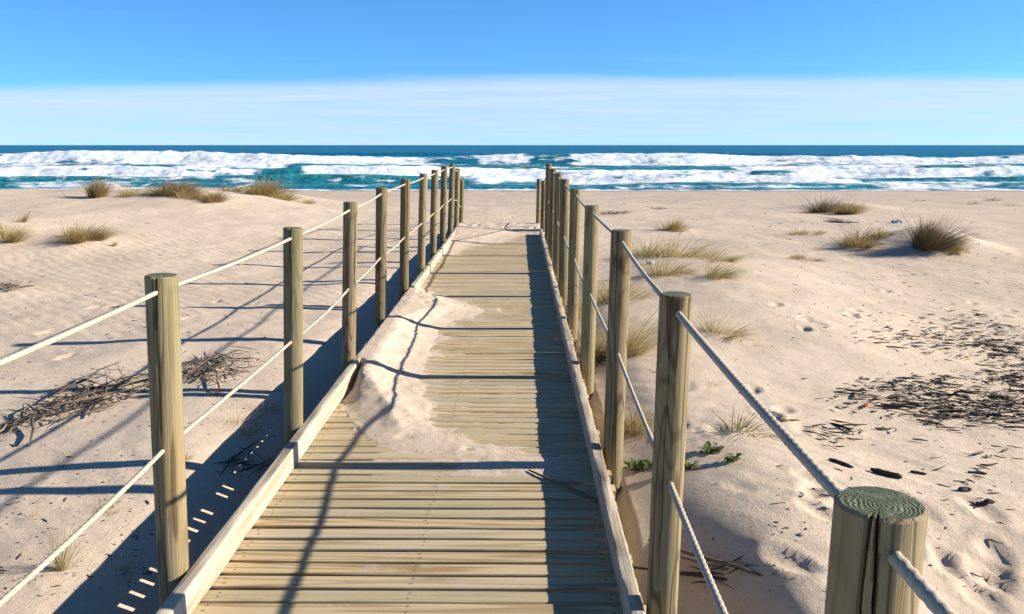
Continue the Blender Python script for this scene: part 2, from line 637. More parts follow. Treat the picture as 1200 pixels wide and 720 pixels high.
M_SAND = mat_sand()
M_DRIFTSAND = mat_sand('drift_sand', .5)
M_POST = mat_post()
M_END = mat_endgrain()
M_PLANK = mat_plank()
M_KERB = mat_kerb()
M_ROPE = mat_rope()
M_SEA = mat_sea()
M_STRAW = mat_islands('dry_straw_grass', [(.40, .28, .12), (.56, .43, .20), (.62, .51, .27), (.44, .36, .14), (.30, .28, .09), (.58, .45, .22)], thin=.4)
M_OLIVE = mat_islands('olive_marram_grass', [(.22, .165, .06), (.36, .27, .105), (.48, .36, .16), (.25, .21, .075), (.54, .41, .20), (.33, .20, .085)], thin=.4)
M_DARK = mat_islands('dark_olive_grass', [(.095, .072, .032), (.15, .115, .05), (.24, .18, .085), (.12, .09, .04), (.30, .22, .12), (.17, .115, .06)], thin=.2)
M_BROWN = mat_islands('brown_dry_grass', [(.20, .13, .06), (.34, .24, .11), (.46, .33, .16), (.25, .19, .08), (.40, .27, .12)], thin=.4)
M_GREEN = mat_islands('green_leaf', [(.11, .18, .04), (.17, .24, .07), (.23, .27, .10), (.13, .20, .05), (.28, .25, .10)], thin=.4)
M_SPRIG = mat_islands('green_sprig_blade', [(.12, .14, .04), (.20, .20, .06), (.36, .30, .12), (.15, .17, .05)], thin=.3)
M_TWIG = mat_islands('dead_twig_bark', [(.06, .045, .032), (.11, .082, .06), (.20, .155, .115), (.085, .065, .05), (.27, .22, .17)])
M_WRACK = mat_islands('dark_dry_seaweed', [(.035, .026, .020), (.07, .05, .036), (.11, .085, .06), (.05, .04, .035), (.24, .19, .15), (.05, .06, .04), (.12, .085, .06), (.50, .46, .40)])
M_DRIFT = mat_islands('wet_dark_driftwood', [(.035, .030, .028), (.055, .045, .04)], .85, 60)
M_SCREW = mat_islands('rusty_screw_head', [(.07, .05, .04), (.10, .075, .06)], .6)
M_PALE = mat_islands('pale_plastic_scrap', [(.42, .45, .48), (.52, .53, .52)], .5)
M_ORANGE = mat_islands('orange_plastic_scrap', [(.75, .20, .03), (.80, .24, .05)], .5)
M_YELLOW = mat_islands('yellow_plastic_scrap', [(.72, .56, .10), (.75, .60, .14)], .5)

# ------------------------------------------------------------------ mounds and footprints
BIG = on_ground(1092, 290)
MOUNDS += [(BIG[0], BIG[1], .75, .8, .30)]
KN = on_ground(985, 246)
MOUNDS += [(KN[0], KN[1], 1.3, 1.6, .22)]
for px, py, r_, h_ in ((113, 224, .8, .14), (205, 226, 1.2, .13), (315, 226, 1.2, .12), (97, 284, .7, .10), (1020, 285, .6, .09), (800, 312, .9, .08), (775, 300, .6, .06)):
    q = on_ground(px, py)
    MOUNDS.append((q[0], q[1], r_, r_, h_))
rr = random.Random(5)
for px0, px1, py0, py1, n in ((870, 960, 560, 690, 3), (780, 960, 450, 620, 9), (900, 1190, 320, 400, 16), (1060, 1190, 560, 700, 8),
                              (545, 628, 246, 268, 16), (40, 160, 340, 420, 5), (900, 1150, 250, 300, 8), (80, 300, 300, 380, 7), (640, 780, 228, 250, 10)):
    for _ in range(n):
        q = on_ground(rr.uniform(px0, px1), rr.uniform(py0, py1))
        sc = rr.uniform(.8, 1.2)
        DENTS.append((q[0], q[1], .050 * sc, .105 * sc, rr.uniform(-.6, .6), rr.uniform(.008, .022)))


# ------------------------------------------------------------------ ground sheet

def axis(segs):
    out = []
    for a, b, s0, s1 in segs:
        p = a
        while p < b - 1e-6:
            out.append(p)
            p += s0 + (s1 - s0) * (p - a) / (b - a)
    out.append(segs[-1][1])
    return np.array(out)


ys = axis([(-4, 1.5, .25, .06), (1.5, 9, .024, .034), (9, 20, .035, .10), (20, 45, .10, .5), (45, 90, .5, 1.5), (90, 400, 3, 40)])
xp = axis([(0, 5, .026, .032), (5, 12, .034, .10), (12, 40, .10, .8), (40, 400, .8, 40)])
xs = np.concatenate([-xp[::-1][:-1], xp])
X, Y = np.meshgrid(xs, ys)
Z = ground(X, Y)
me, _ = grid_mesh('sand', X, Y, Z)
tag(link('sand_ground', me, M_SAND), 'pale beige beach sand with low dunes, footprints and ripples', kind='structure')

# ------------------------------------------------------------------ sea
SEA = -2.2


def build_sea():
    yr = list(np.arange(66, 260, .30))
    p = 260.0
    while p < 14000:
        yr.append(p); p *= 1.018
    yr = np.array(yr)
    u = np.linspace(-1, 1, 860)
    Y = np.repeat(yr[:, None], len(u), 1)
    X = u[None, :] * (yr[:, None] * .80 + 25)
    z = np.zeros_like(X)
    foam = np.full_like(X, -.35)
    shal = sst(150, 76, Y) * .35
    for y0, A, fr, bk, seed, thr, trail in ((78.5, .35, 1.2, 5, 101, -.05, 3.5), (87, .75, 1.6, 6, 107, -.12, 7), (101, 1.25, 2.4, 10, 113, -.58, 11), (126, .9, 3.0, 13, 127, -.02, 13),
                                            (174, 2.35, 4.5, 20, 131, -.60, 19), (205, 1.3, 4.2, 22, 139, .12, 14), (262, 1.4, 5, 26, 149, .16, 14), (330, 1.0, 7, 30, 151, .30, 10)):
        c = y0 + .050 * y0 * fbm(X / (.6 * y0), .5 + seed, seed, 3) + .022 * y0 * fbm(X / (.17 * y0), .2 + seed, seed + 15, 3) + 1.2 * fbm(X / 9.0, seed * 1.0, seed + 3, 2)
        ax = A * np.clip(.85 + .65 * fbm(X / (.33 * y0), seed + .7, seed + 1, 3), .25, 1.4)
        d = Y - c
        dn = d + 3.5 * fbm(X * .10, Y * .16, seed + 11, 4) + 1.2 * fbm(X * .5, Y * .6, seed + 12, 3)
        prof = np.where(d < 0, np.exp(-(d / fr) ** 2), np.exp(-(d / bk) ** 2))
        z += ax * prof
        br = fbm(X / (.24 * y0), seed + .3, seed + 2, 4)
        b = sst(thr, thr + .34, br + .35 * fbm(X * .09, Y * .12, seed + 17, 4))
        jag = fbm(X * .30, Y * .20, seed + 5, 5, .62)
        tl = trail * (.55 + .9 * sst(-.4, .5, fbm(X / (.10 * y0), Y * .02 + seed, seed + 7, 3)))
        zone = np.where(dn < 0, np.exp(-(np.clip(-dn - fr * .3, 0, None) / tl) ** 1.5), np.exp(-(d / (1.0 + .09 * bk)) ** 2))
        foam = np.maximum(foam, -.35 + 1.22 * b * zone)
        foam = np.maximum(foam, -.35 + .66 * zone * np.exp(-(d / (fr * .5)) ** 2) * sst(thr - .25, thr, br))
        z += b * A * (.10 + .34 * sst(-.1, .5, fbm(X / 26.0, seed + .9, seed + 16, 2))) * jag * np.exp(-(d / (fr * 1.3)) ** 2)
        z += b * .05 * np.clip(fbm(X * .9, Y * .7, seed + 8, 3), -.2, 1) * zone
        shal = np.maximum(shal, .95 * (1 - b) * np.where(d < 0, np.exp(-(d / (fr * 1.1)) ** 2), np.exp(-(d / (fr * .4)) ** 2)) * sst(260, 120, Y))
    # swell and chop
    att = sst(74, 90, Y)
    z += att * (.16 * fbm(X / 15.0, Y / 6.0, 201, 3) + .07 * fbm(X / 3.2, Y / 1.5, 205, 2) * sst(320, 150, Y))
    z += sst(220, 400, Y) * .35 * fbm(X / 60, Y / 26, 207, 3)
    lace = np.abs(fbm(X * .22, Y * .42, 241, 4))
    foam = np.maximum(foam, -.35 + (1.12 - 3.6 * lace) * sst(170, 100, Y) * (.75 + .5 * fbm(X / 30, Y / 12, 243, 2)))
    # foam flecks and wash
    wash = fbm(X / 14.0, Y / 4.0, 211, 4)
    foam = np.maximum(foam, -.35 + .85 * sst(-.08, .40, wash) * sst(200, 180, Y))
    foam = np.maximum(foam, -.35 + .95 * sst(-.30, .20, fbm(X / 22.0, Y / 7.0, 223, 4)) * sst(186, 150, Y) * np.maximum(sst(.0, .45, X / Y), sst(-.25, -.5, X / Y)))
    caps = fbm(X / 7.0, Y / 4.0, 227, 3)
    foam = np.maximum(foam, -.35 + .9 * sst(.42, .55, caps) * sst(150, 220, Y) * sst(1400, 500, Y))
    foam = np.maximum(foam, -.2 + .9 * sst(76.5, 73.5, Y + 3.2 * fbm(X / 9, 3.1, 229, 4)))
    z += np.clip(foam, 0, 1) * .16 * fbm(X / 1.3, Y / .9, 233, 3) * sst(300, 160, Y)
    me, _ = grid_mesh('sea', X, Y, SEA + z)
    for nm, arr in (('foam', foam), ('shallow', shal)):
        a = me.attributes.new(nm, 'FLOAT', 'POINT')
        a.data.foreach_set('value', arr.astype(np.float32).ravel())
    tag(link('sea', me, M_SEA), 'teal blue sea with rows of white breaking surf', kind='structure')


build_sea()

# ------------------------------------------------------------------ boardwalk
walk = tag(empty('boardwalk', (0, 0, 0)), 'weathered plank boardwalk with low bleached kerbs leading down to the beach', 'boardwalk')


def build_deck():
    mb = MB()
    r_ = random.Random(3)
    y = -1.2
    nx = 15
    while y < 15.62:
        w = .0795 + r_.uniform(-.002, .002)
        x0 = DL - .085 + r_.uniform(-.012, .012); x1 = DR + .085 + r_.uniform(-.012, .012)
        zo = r_.uniform(-.003, .003); tilt = r_.uniform(-.003, .003); sk = r_.uniform(-.004, .004)
        cup = r_.uniform(-.001, .002)
        sec = [(0, -.034), (0, -.006), (.0015, -.0015), (.0045, 0), (w * .5, cup), (w - .0045, 0), (w - .0015, -.0015), (w, -.006), (w, -.034)]
        vs = []; fs = []
        k = len(sec)
        for i in range(nx):
            f = i / (nx - 1)
            xx = x0 + (x1 - x0) * f
            wy = sk * (f - .5) + .0012 * math.sin(f * 9 + y * 7)
            wz = zo + tilt * (f - .5) + .0012 * math.sin(f * 7 + y * 13)
            for sy, sz in sec:
                vs.append((xx, y + sy + wy, sz + wz))
        for i in range(nx - 1):
            for j in range(k):
                a = i * k + j; b = i * k + (j + 1) % k
                fs.append((a, a + k, b + k, b))
        fs.append(tuple(range(k))); fs.append(tuple((nx - 1) * k + j for j in range(k))[::-1])
        mb.add(vs, fs)
        if y < 7:
            for sxx in (DL + .035, -.395, DR - .03):
                for sy_ in (.022, w - .022):
                    cx_, cy_ = sxx + r_.uniform(-.008, .008), y + sy_ + r_.uniform(-.004, .004)
                    mb.add([(cx_ + .0042 * math.cos(k * 1.0472), cy_ + .0042 * math.sin(k * 1.0472), zo + .0022) for k in range(6)], [(0, 1, 2, 3, 4, 5)], 1)
        y += .1 + r_.uniform(-.0015, .0015)
    o = link('deck', mb.mesh('deck'), [M_PLANK, M_SCREW], walk, smooth=False)
    bev = o
    return o


build_deck()


def beam(name, x0, x1, y0, y1, z0, z1, mat, seed, wear=.0022, rnd=.008):
    mb = MB()
    n = max(2, int((y1 - y0) / .045))
    sec = []
    cx, cz = (x0 + x1) / 2, (z0 + z1) / 2
    hw, hh = (x1 - x0) / 2, (z1 - z0) / 2
    for qx, qz, a0 in ((1, 1, 0), (-1, 1, 90), (-1, -1, 180), (1, -1, 270)):
        for k in range(4):
            a = R(a0 + k * 30)
            sec.append((cx + qx * (hw - rnd) + rnd * math.cos(a), cz + qz * (hh - rnd) + rnd * math.sin(a)))
    k = len(sec)
    yy = np.linspace(y0, y1, n)
    V = []
    for i, y in enumerate(yy):
        e = .004 if i in (0, n - 1) else 0
        for j, (sx, sz) in enumerate(sec):
            d = wear * float(perlin(y * 3.1, j * .35 + seed * 7.7, seed)) + wear * .6 * float(perlin(y * 12.0, j * .8 + seed, seed + 4))
            chip = -max(0, float(perlin(y * 2.3, j * .5 + seed * 3.3, seed + 9)) - .25) * wear * 4
            dx, dz = sx - cx, sz - cz
            L = math.hypot(dx, dz)
            s_ = 1 + (d + chip - e) / L
            V.append((cx + dx * s_, y, cz + dz * s_))
    F = []
    for i in range(n - 1):
        for j in range(k):
            F.append((i * k + j, (i + 1) * k + j, (i + 1) * k + (j + 1) % k, i * k + (j + 1) % k))
    F.append(tuple(range(k))); F.append(tuple((n - 1) * k + j for j in range(k))[::-1])
    mb.add(V, F)
    return link(name, mb.mesh(name), mat, walk)


KH = .106
for i, (a, b) in enumerate(((-1.2, 2.47), (2.475, 6.1), (6.105, 10.4), (10.405, 15.3))):
    beam('kerb', DL - .052, DL, a, b, .002, KH + (.004 if i % 2 else 0), M_KERB, 3 + i)
for i, (a, b) in enumerate(((-1.2, 2.45), (2.455, 6.5), (6.505, 10.9), (10.905, 15.5))):
    beam('kerb', DR, DR + .050, a, b, .002, KH + (.004 if i % 2 else 0), M_KERB, 13 + i)
for i, xx in enumerate((DL + .01, -.42, DR - .05)):
    beam('joist', xx, xx + .05, -1.2, 15.6, -.14, -.0365, M_PLANK, 23 + i, .002, .004)


# sand blown over the deck
def sd_poly(px, py, poly):
    P = np.array(poly)
    d = np.full(px.shape, 1e9); inside = np.zeros(px.shape, bool)
    n = len(P)
    for i in range(n):
        a, b = P[i], P[(i + 1) % n]
        e = b - a
        wx, wy = px - a[0], py - a[1]
        t = np.clip((wx * e[0] + wy * e[1]) / (e @ e), 0, 1)
        d = np.minimum(d, np.hypot(wx - e[0] * t, wy - e[1] * t))
        c = ((a[1] <= py) & (py < b[1])) | ((b[1] <= py) & (py < a[1]))
        if abs(e[1]) > 1e-9:
            xi = a[0] + (py - a[1]) / e[1] * e[0]
            inside ^= c & (px < xi)
    return np.where(inside, d, -d)


def drift():
    A = [on_deck(*p) for p in ((478, 333), (515, 346), (545, 355), (568, 365), (535, 376), (516, 386), (510, 402), (497, 428), (494, 450), (503, 470), (503, 492), (520, 508), (548, 520),
                               (600, 533), (650, 536), (652, 556), (600, 557), (548, 549), (525, 538), (478, 529), (450, 522), (428, 510), (412, 492), (396, 484), (380, 470))]
    A += [(DL - 1.0, 5.2), (DL - 1.0, 9.3)]
    H = [on_deck(*p) for p in ((414, 440), (410, 452), (404, 466), (397, 479), (409, 496), (421, 511), (436, 520), (420, 600), (300, 600))] + [(DL - .2, 5.85)]
    B = [on_deck(*p) for p in ((640, 273), (612, 275), (588, 283), (560, 288), (545, 292), (532, 299), (505, 302))] + [(DL - 1.0, 12.2), (DL - 1.0, 17.5), (DR + 1.0, 17.5), (DR + 1.0, 15.7)]
    x = np.linspace(DL - .032, DR - .001, 116)
    y = np.arange(3.9, 15.9, .0135)
    X, Y = np.meshgrid(x, y)
    wob = .05 * fbm(X * 4, Y * 4, 301, 4) + .03 * fbm(X * 11, Y * 11, 305, 3)
    dA = sd_poly(X, Y, A) + wob
    dH = sd_poly(X, Y, H) + wob * .8
    dB = sd_poly(X, Y, B) + wob * 1.3
    leftw = np.clip((-.38 - X) / .70, 0, 1)
    fat = .016 + .092 * leftw * sst(4.6, 5.6, Y) + .045 * ga(X, Y, -.66, 4.95, .30, .36) + .018 * sst(6.2, 4.6, Y) * np.clip(fbm(X * 4.5, Y * 4.5, 317, 3) + .15, 0, 1)
    lump = .010 * fbm(X * 3.2, Y * 3.2, 311, 3) + .004 * fbm(X * 14, Y * 14, 315, 3)
    zA = fat * np.clip(dA / .34, 0, 1) ** 1.25 + lump * sst(0, .2, dA) + .0035 * sst(0, .03, dA)
    zA = np.where(dA > 0, zA, -.05 * sst(0, -.05, dA))
    cut = sst(.0, -.11, dH)
    zA = np.where(dA > 0, zA * cut - .045 * (1 - sst(.03, -.03, dH)), zA)
    zB = np.where(dB > 0, (.018 + .05 * leftw * sst(13, 15, Y) + .05 * sst(14.4, 15.6, Y)) * sst(0, .5, dB) + lump * sst(0, .2, dB) + .004 * sst(0, .03, dB), -.05 * sst(0, -.05, dB))
    # footprints and pits in the drift
    r_ = random.Random(8)
    for _ in range(26):
        cx, cy = on_deck(r_.uniform(470, 620), r_.uniform(500, 552)) if _ < 16 else on_deck(r_.uniform(490, 560), r_.uniform(350, 378))
        rd = r_.uniform(.02, .045)
        zA = zA - np.where(zA > 0, r_.uniform(.006, .018) * ga(X, Y, cx, cy, rd, rd * 1.2), 0)
    # sand lying in the gaps of the middle boards
    fill = -.010 + .012 * fbm(X * 2.0, Y * 3.0, 321, 4)
    band = sst(4.15, 4.6, Y + .25 * fbm(X * 2, Y, 323, 2)) * sst(9.6, 7.6, Y)
    fill = fill - .045 * (1 - band) - .03 * sst(.0, .25, X)
    Z = np.maximum(np.maximum(zA, zB), fill)
    dust = .0085 * np.exp(-np.clip(-np.maximum(dA, dB), 0, 9) / .13) - .0075 + .0075 * fbm(X * 7, Y * 3.4, 331, 4)
    dust = np.where((dH > -.02) | (dust < -.012), -.05, dust)
    Z = np.maximum(Z, dust)
    keep = Z > -.034
    me, _ = grid_mesh('sand_drift', X, Y, Z, keep)
    tag(link('sand_drift', me, M_DRIFTSAND), 'pale sand blown over the left half of the boardwalk planks', kind='structure')


drift()

# ------------------------------------------------------------------ posts
LEFT = [(1.25, -1.245, 1.17, .052), (2.82, -1.255, 1.175, .053), (4.42, -1.245, 1.18, .050), (5.9, -1.24, 1.215, .049), (7.35, -1.24, 1.245, .049), (8.9, -1.24, 1.255, .049), (10.45, -1.24, 1.262, .049),
        (12.0, -1.245, 1.262, .049), (13.5, -1.24, 1.275, .049), (15.0, -1.24, 1.28, .049), (16.4, -1.22, 1.16, .050), (17.7, -1.22, .93, .049)]
RIGHT = [(1.10, .478, 1.125, .0585), (2.60, .470, 1.15, .051), (4.10, .468, 1.20, .050), (5.78, .470, 1.20, .050), (7.38, .462, 1.23, .049), (9.02, .462, 1.25, .049), (10.7, .462, 1.257, .049),
         (12.45, .462, 1.262, .049), (14.0, .455, 1.305, .049), (15.7, .425, .96, .047), (17.3, .375, .93, .047)]


def make_post(y, x, ztop, rad, lean, seed, near):
    r_ = random.Random(seed)
    g = gz(x, y)
    H = ztop - g
    bury = .35
    n = 240 if near == 2 else (128 if near else 48)
    zs = list(np.linspace(-bury, H - .006, 44 if near else 20)) + [H - .001]
    cracks = [(r_.uniform(0, 6.28), r_.uniform(.45, 1.0), r_.uniform(.006, .012)) for _ in range(2)]
    if near == 2:
        cracks = [(R(246), 2.8, .030), (R(236), 1.6, .018), (R(20), .8, .01)]
    elif near == 1:
        cracks = [(R(270), .55, .012), (R(262), .30, .008)] if x < 0 else [(R(245), 1.1, .008)]
    vs = []
    for zi in zs:
        for k in range(n):
            a = 2 * math.pi * k / n
            rr_ = rad * (1 + .020 * float(perlin(math.cos(a) * 1.2 + seed * 3, math.sin(a) * 1.2 + zi * 1.4, seed)) + .010 * float(perlin(a * 3, zi * 4, seed + 2)))
            if zi > H - .003: rr_ -= .0045
            for ca, ln, dp in cracks:
                w = (H - zi) / ln
                if w < 1:
                    ang = (a - ca - .10 * float(perlin(zi * 4, ca * 9, seed + 5)) + math.pi) % (2 * math.pi) - math.pi
                    ww = (.042 if near == 2 else .065 if near else .14)
                    rr_ -= dp * (1 - w) ** .5 * max(0, 1 - abs(ang) / ww)
            vs.append((rr_ * math.cos(a), rr_ * math.sin(a), zi))
    fs = []; mi = []
    m = len(zs)
    for i in range(m - 1):
        for k in range(n):
            fs.append((i * n + k, i * n + (k + 1) % n, (i + 1) * n + (k + 1) % n, (i + 1) * n + k)); mi.append(0)
    c0 = len(vs); vs.append((0, 0, -bury)); c1 = len(vs); vs.append((0, 0, H + .0005))
    for k in range(n):
        fs.append((c0, (k + 1) % n, k)); mi.append(0)
        fs.append((c1, (m - 1) * n + k, (m - 1) * n + (k + 1) % n)); mi.append(1)
    me = bpy.data.meshes.new('wooden_post')
    me.from_pydata(vs, [], fs)
    me.polygons.foreach_set('material_index', np.array(mi, np.int32))
    me.update()
    me.materials.append(M_POST); me.materials.append(M_END)
    holes = (H - .052, H - .60)
    tmp = bpy.data.objects.new('tmp', me); COL.objects.link(tmp)
    cut = MB()
    for hz in holes:
        cut.tube([(0, -.2, hz), (0, .2, hz)], .0165 if near == 2 else .0140, 16)
    cm = cut.mesh('cut'); cm.materials.append(M_POST)
    co_ = bpy.data.objects.new('cut', cm); COL.objects.link(co_)
    md = tmp.modifiers.new('b', 'BOOLEAN'); md.operation = 'DIFFERENCE'; md.object = co_; md.solver = 'EXACT'
    dg = bpy.context.evaluated_depsgraph_get()
    me2 = bpy.data.meshes.new_from_object(tmp.evaluated_get(dg))
    bpy.data.objects.remove(tmp); bpy.data.objects.remove(co_)
    me2.name = 'wooden_post'
    o = bpy.data.objects.new('wooden_post', me2); COL.objects.link(o)
    me2.polygons.foreach_set('use_smooth', np.ones(len(me2.polygons), bool))
    me2.set_sharp_from_angle(angle=R(40))
    o.location = (x, y, g)
    o.rotation_euler = (r_.uniform(-.008, .008), math.atan(lean / 1.18) + r_.uniform(-.006, .006), 0)
    mw = Matrix.Translation(o.location) @ o.rotation_euler.to_matrix().to_4x4()
    return o, [mw @ Vector((0, 0, hz)) for hz in holes]


ORD = ['', 'second', 'third', 'fourth', 'fifth', 'sixth', 'seventh', 'eighth', 'ninth', 'tenth', 'last']
LLAB = ['post beside the photographer, left of the boardwalk, mostly out of the picture',
        'tall pale olive post split down its front, nearest post on the left of the boardwalk',
        'post on the left with a knotted grain, second one standing clear of the sand shade',
        'third weathered post along the left kerb, its foot beside the hollow in the blown sand',
        'fourth post along the left kerb, standing beside the sand heaped up to the kerb top',
        'fifth post along the left kerb, where the sand heap on the planks begins',
        'sixth post along the left rope fence, beyond the blown sand heap',
        'seventh post along the left rope fence, well down the boardwalk',
        'eighth post along the left rope fence, close to the far end of the planks',
        'ninth and tallest looking post on the left, at the end of the left kerb',
        'second last post on the left, standing in sand beyond the planks',
        'shortest and farthest post on the left, buried in sand before the beach']
RLAB = ['thick cracked post in the near right corner with ringed green top',
        'large post right of the planks with green streaked side, second from the camera',
        'post right of the planks behind the low green leafy plants, third from the camera',
        'fourth post on the right, with straw grass at its foot',
        'fifth post on the right, just behind the fourth with grass at its foot',
        'sixth post along the right rope fence, partly hidden behind the fifth',
        'seventh post along the right rope fence, in the overlapping row',
        'eighth post along the right rope fence, in the overlapping row',
        'tallest looking far post on the right, near the end of the planks',
        'second last post on the right, short and standing in sand beyond the planks',
        'farthest short post on the right, leftmost one of the right row']
holesL, holesR = [], []
for i, (y, x, zt, rad) in enumerate(LEFT):
    o, h = make_post(y, x, zt, rad, .050, 400 + i, 1 if i in (1, 2) else 0)
    tag(o, LLAB[i], 'post', 'round posts of the rope fence')
    holesL.append(h)
for i, (y, x, zt, rad) in enumerate(RIGHT):
    o, h = make_post(y, x, zt, rad, .012, 500 + i, 2 if i == 0 else (1 if i in (1, 2) else 0))
    tag(o, RLAB[i], 'post', 'round posts of the rope fence')
    holesR.append(h)


# ------------------------------------------------------------------ ropes
def rope(pts, sag, label, seed):
    r_ = random.Random(seed)
    path = []
    for a, b in zip(pts[:-1], pts[1:]):
        L = (b - a).length
        near = min(a.y, b.y) < 4.3
        n = max(6, int(L / (.0065 if near else .03)))
        s_ = sag * r_.uniform(.6, 1.4)
        side = r_.uniform(-.006, .006)
        for i in range(n):
            t = i / n
            p = a.lerp(b, t)
            q = 4 * t * (1 - t)
            path.append(p + Vector((side * q, 0, -s_ * q)))
    path.append(pts[-1])
    nseg = 18
    V = []; F = []
    s = 0
    for i, p in enumerate(path):
        d = (path[min(i + 1, len(path) - 1)] - path[max(i - 1, 0)]).normalized()
        if i: s += (p - path[i - 1]).length
        a = d.cross(Vector((0, 0, 1))).normalized(); b = a.cross(d)
        tw = s / .075 * 2 * math.pi
        for k in range(nseg):
            th = 2 * math.pi * k / nseg
            rad = (.0098 if pts[0].y < .5 and p.y < 3 else .0078) * (1 + .30 * abs(math.cos(1.5 * (th + tw))) - .20)
            V.append(p + a * (rad * math.cos(th)) + b * (rad * math.sin(th)))
    for i in range(len(path) - 1):
        for k in range(nseg):
            F.append((i * nseg + k, i * nseg + (k + 1) % nseg, (i + 1) * nseg + (k + 1) % nseg, (i + 1) * nseg + k))
    F.append(tuple(range(nseg))[::-1]); F.append(tuple((len(path) - 1) * nseg + k for k in range(nseg)))
    mb = MB(); mb.add(V, F)
    o = link('rope', mb.mesh('rope'), M_ROPE)
    return tag(o, label, 'rope', 'ropes strung through the posts')


def chain(holes, k, first):
    pts = [Vector(first)] if first else []
    pts += [h[k] for h in holes]
    return pts


rope(chain(holesL, 0, None), .009, 'upper pale rope threaded through the left row of posts', 1)
rope(chain(holesL, 1, None), .012, 'lower pale rope threaded through the left row of posts', 2)
rope(chain(holesR, 0, (.50, -.5, 1.06)), .009, 'upper rope threaded near the tops of the right row of posts', 3)
rope(chain(holesR, 1, (.50, -.5, .50)), .012, 'lower rope threaded halfway up the right row of posts', 4)


# ------------------------------------------------------------------ grass
def tuft_mesh(n, h, rx, ry, lean, spread, width, seed, bend=.6):
    r_ = random.Random(seed)
    mb = MB()
    subs = []
    for _ in range(9 if n > 100 else 2):
        a = r_.uniform(0, 6.283); q = math.sqrt(r_.random())
        subs.append((a, q if n > 100 else 0.0, r_.uniform(.55, 1.1), r_.uniform(.15, .35) if n > 100 else .18))
    for _ in range(n):
        sa, sq, sh, sg = r_.choice(subs)
        bx = rx * (sq * math.cos(sa) + r_.gauss(0, sg)); by = ry * (sq * math.sin(sa) + r_.gauss(0, sg))
        a = math.atan2(by / ry, bx / rx); q = min(1.3, math.hypot(bx / rx, by / ry))
        hh = h * sh * r_.uniform(.40, 1.12) * (1 - .25 * q)
        if r_.random() < .05: hh *= 1.3
        out = Vector((math.cos(a) * q, math.sin(a) * q, 0)) * spread + Vector((r_.gauss(0, .22), r_.gauss(0, .22), 0)) * spread
        d = (Vector((lean[0], lean[1], 1)) + out).normalized()
        dr = Vector((lean[0] * 1.4 + out.x * 1.6 + r_.gauss(0, .15), lean[1] * 1.4 + out.y * 1.6 + r_.gauss(0, .15), -r_.uniform(.15, .75))) * bend
        ang = r_.uniform(0, 6.283)
        wv = Vector((math.cos(ang), math.sin(ang), 0)) * width * r_.uniform(.6, 1.2)
        vs = []
        segs = 4
        for k in range(segs + 1):
            t = k / segs
            p = Vector((bx, by, -.03)) + d * hh * t + dr * hh * t * t * .5
            w = wv * (1 - .85 * t ** 1.4)
            vs += [p - w * .5, p + w * .5]
        fs = [(2 * k, 2 * k + 1, 2 * k + 3, 2 * k + 2) for k in range(segs)]
        mb.add(vs, fs)
    return mb.mesh('grass_tuft')


GG = 'tufts of grass on the sand'


def tuft(px, py, wpx, hpx, n, mat, label, lean=(.35, .0), spread=.8, name='grass_tuft', bend=.6, ry=None, cat='grass tuft', group=GG, wf=1.0):
    x, y = on_ground(px, py)
    zc = y * CP + 1.6 * SP_
    wm = wpx * zc / 1000.0; hm = hpx * zc / 1000.0
    width = max(.0038, zc * .00050) * wf
    me = tuft_mesh(n, hm * 1.15, wm * .30, ry if ry else wm * .26, lean, spread, width, int(px * 7 + py), bend)
    o = link(name, me, mat, smooth=False)
    o.location = (x, y, gz(x, y))
    return tag(o, label, cat, group)


tuft(113, 230, 26, 32, 1000, M_BROWN, 'tall narrow brown grass tuft, leftmost on the dune crest', (.12, 0), .45)
tuft(155, 229, 42, 14, 400, M_STRAW, 'low straw grass clump on the dune crest right of the tall narrow tuft', (.4, 0))
tuft(202, 229, 66, 29, 1700, M_OLIVE, 'broad olive tuft midway along the dune crest', (.45, 0))
tuft(220, 233, 42, 18, 700, M_STRAW, 'low straw grass skirting the front of the broad olive crest tuft', (.5, 0))
tuft(247, 238, 38, 23, 1000, M_BROWN, 'small brown tuft lower down the dune face below the crest tufts', (.3, 0))
tuft(272, 224, 24, 14, 300, M_BROWN, 'tiny tuft behind the crest between the two broad tufts', (.3, 0))
tuft(313, 229, 62, 29, 1700, M_OLIVE, 'broad tuft at the right end of the left dune crest', (.5, 0))
tuft(330, 233, 40, 18, 600, M_STRAW, 'short straw grass in front of the right end crest tuft', (.5, 0))
tuft(356, 237, 40, 12, 220, M_STRAW, 'faint thin straw grass trailing right of the dune crest tufts', (.6, 0))
tuft(10, 280, 50, 38, 1000, M_STRAW, 'yellow green tuft cut by the left edge of the picture', (.25, 0))
tuft(26, 260, 40, 22, 90, M_BROWN, 'sparse reddish brown stalks above the tuft at the left edge', (.4, 0))
tuft(94, 283, 54, 32, 1300, M_OLIVE, 'bushy tuft in the middle of the left dune face with a shadow on its left', (.35, 0), .9)
tuft(84, 277, 24, 20, 150, M_STRAW, 'pale straw stalks rising from the left of the bushy dune face tuft', (.2, 0), .6)
tuft(133, 290, 22, 12, 90, M_STRAW, 'little yellow sprig right of the bushy dune face tuft', (.4, 0))
tuft(64, 545, 50, 26, 130, M_STRAW, 'small yellowish grass patch in the sand left of the nearest left post', (.4, 0), 1.1)
tuft(282, 500, 60, 30, 200, M_STRAW, 'grass patch between the two nearest left posts at the shade edge', (.5, 0), 1.1)
tuft(72, 668, 40, 60, 70, M_STRAW, 'thin tall straw stalks in the lower left sand beside the shade', (.1, 0), .6)
tuft(140, 668, 60, 30, 50, M_STRAW, 'few bent pale stalks inside the deck shade at lower left', (.5, .1), 1.3)
tuft(215, 540, 44, 22, 70, M_STRAW, 'short dry grass beside the nearest left post at the edge of the shade', (.4, 0), 1.1)
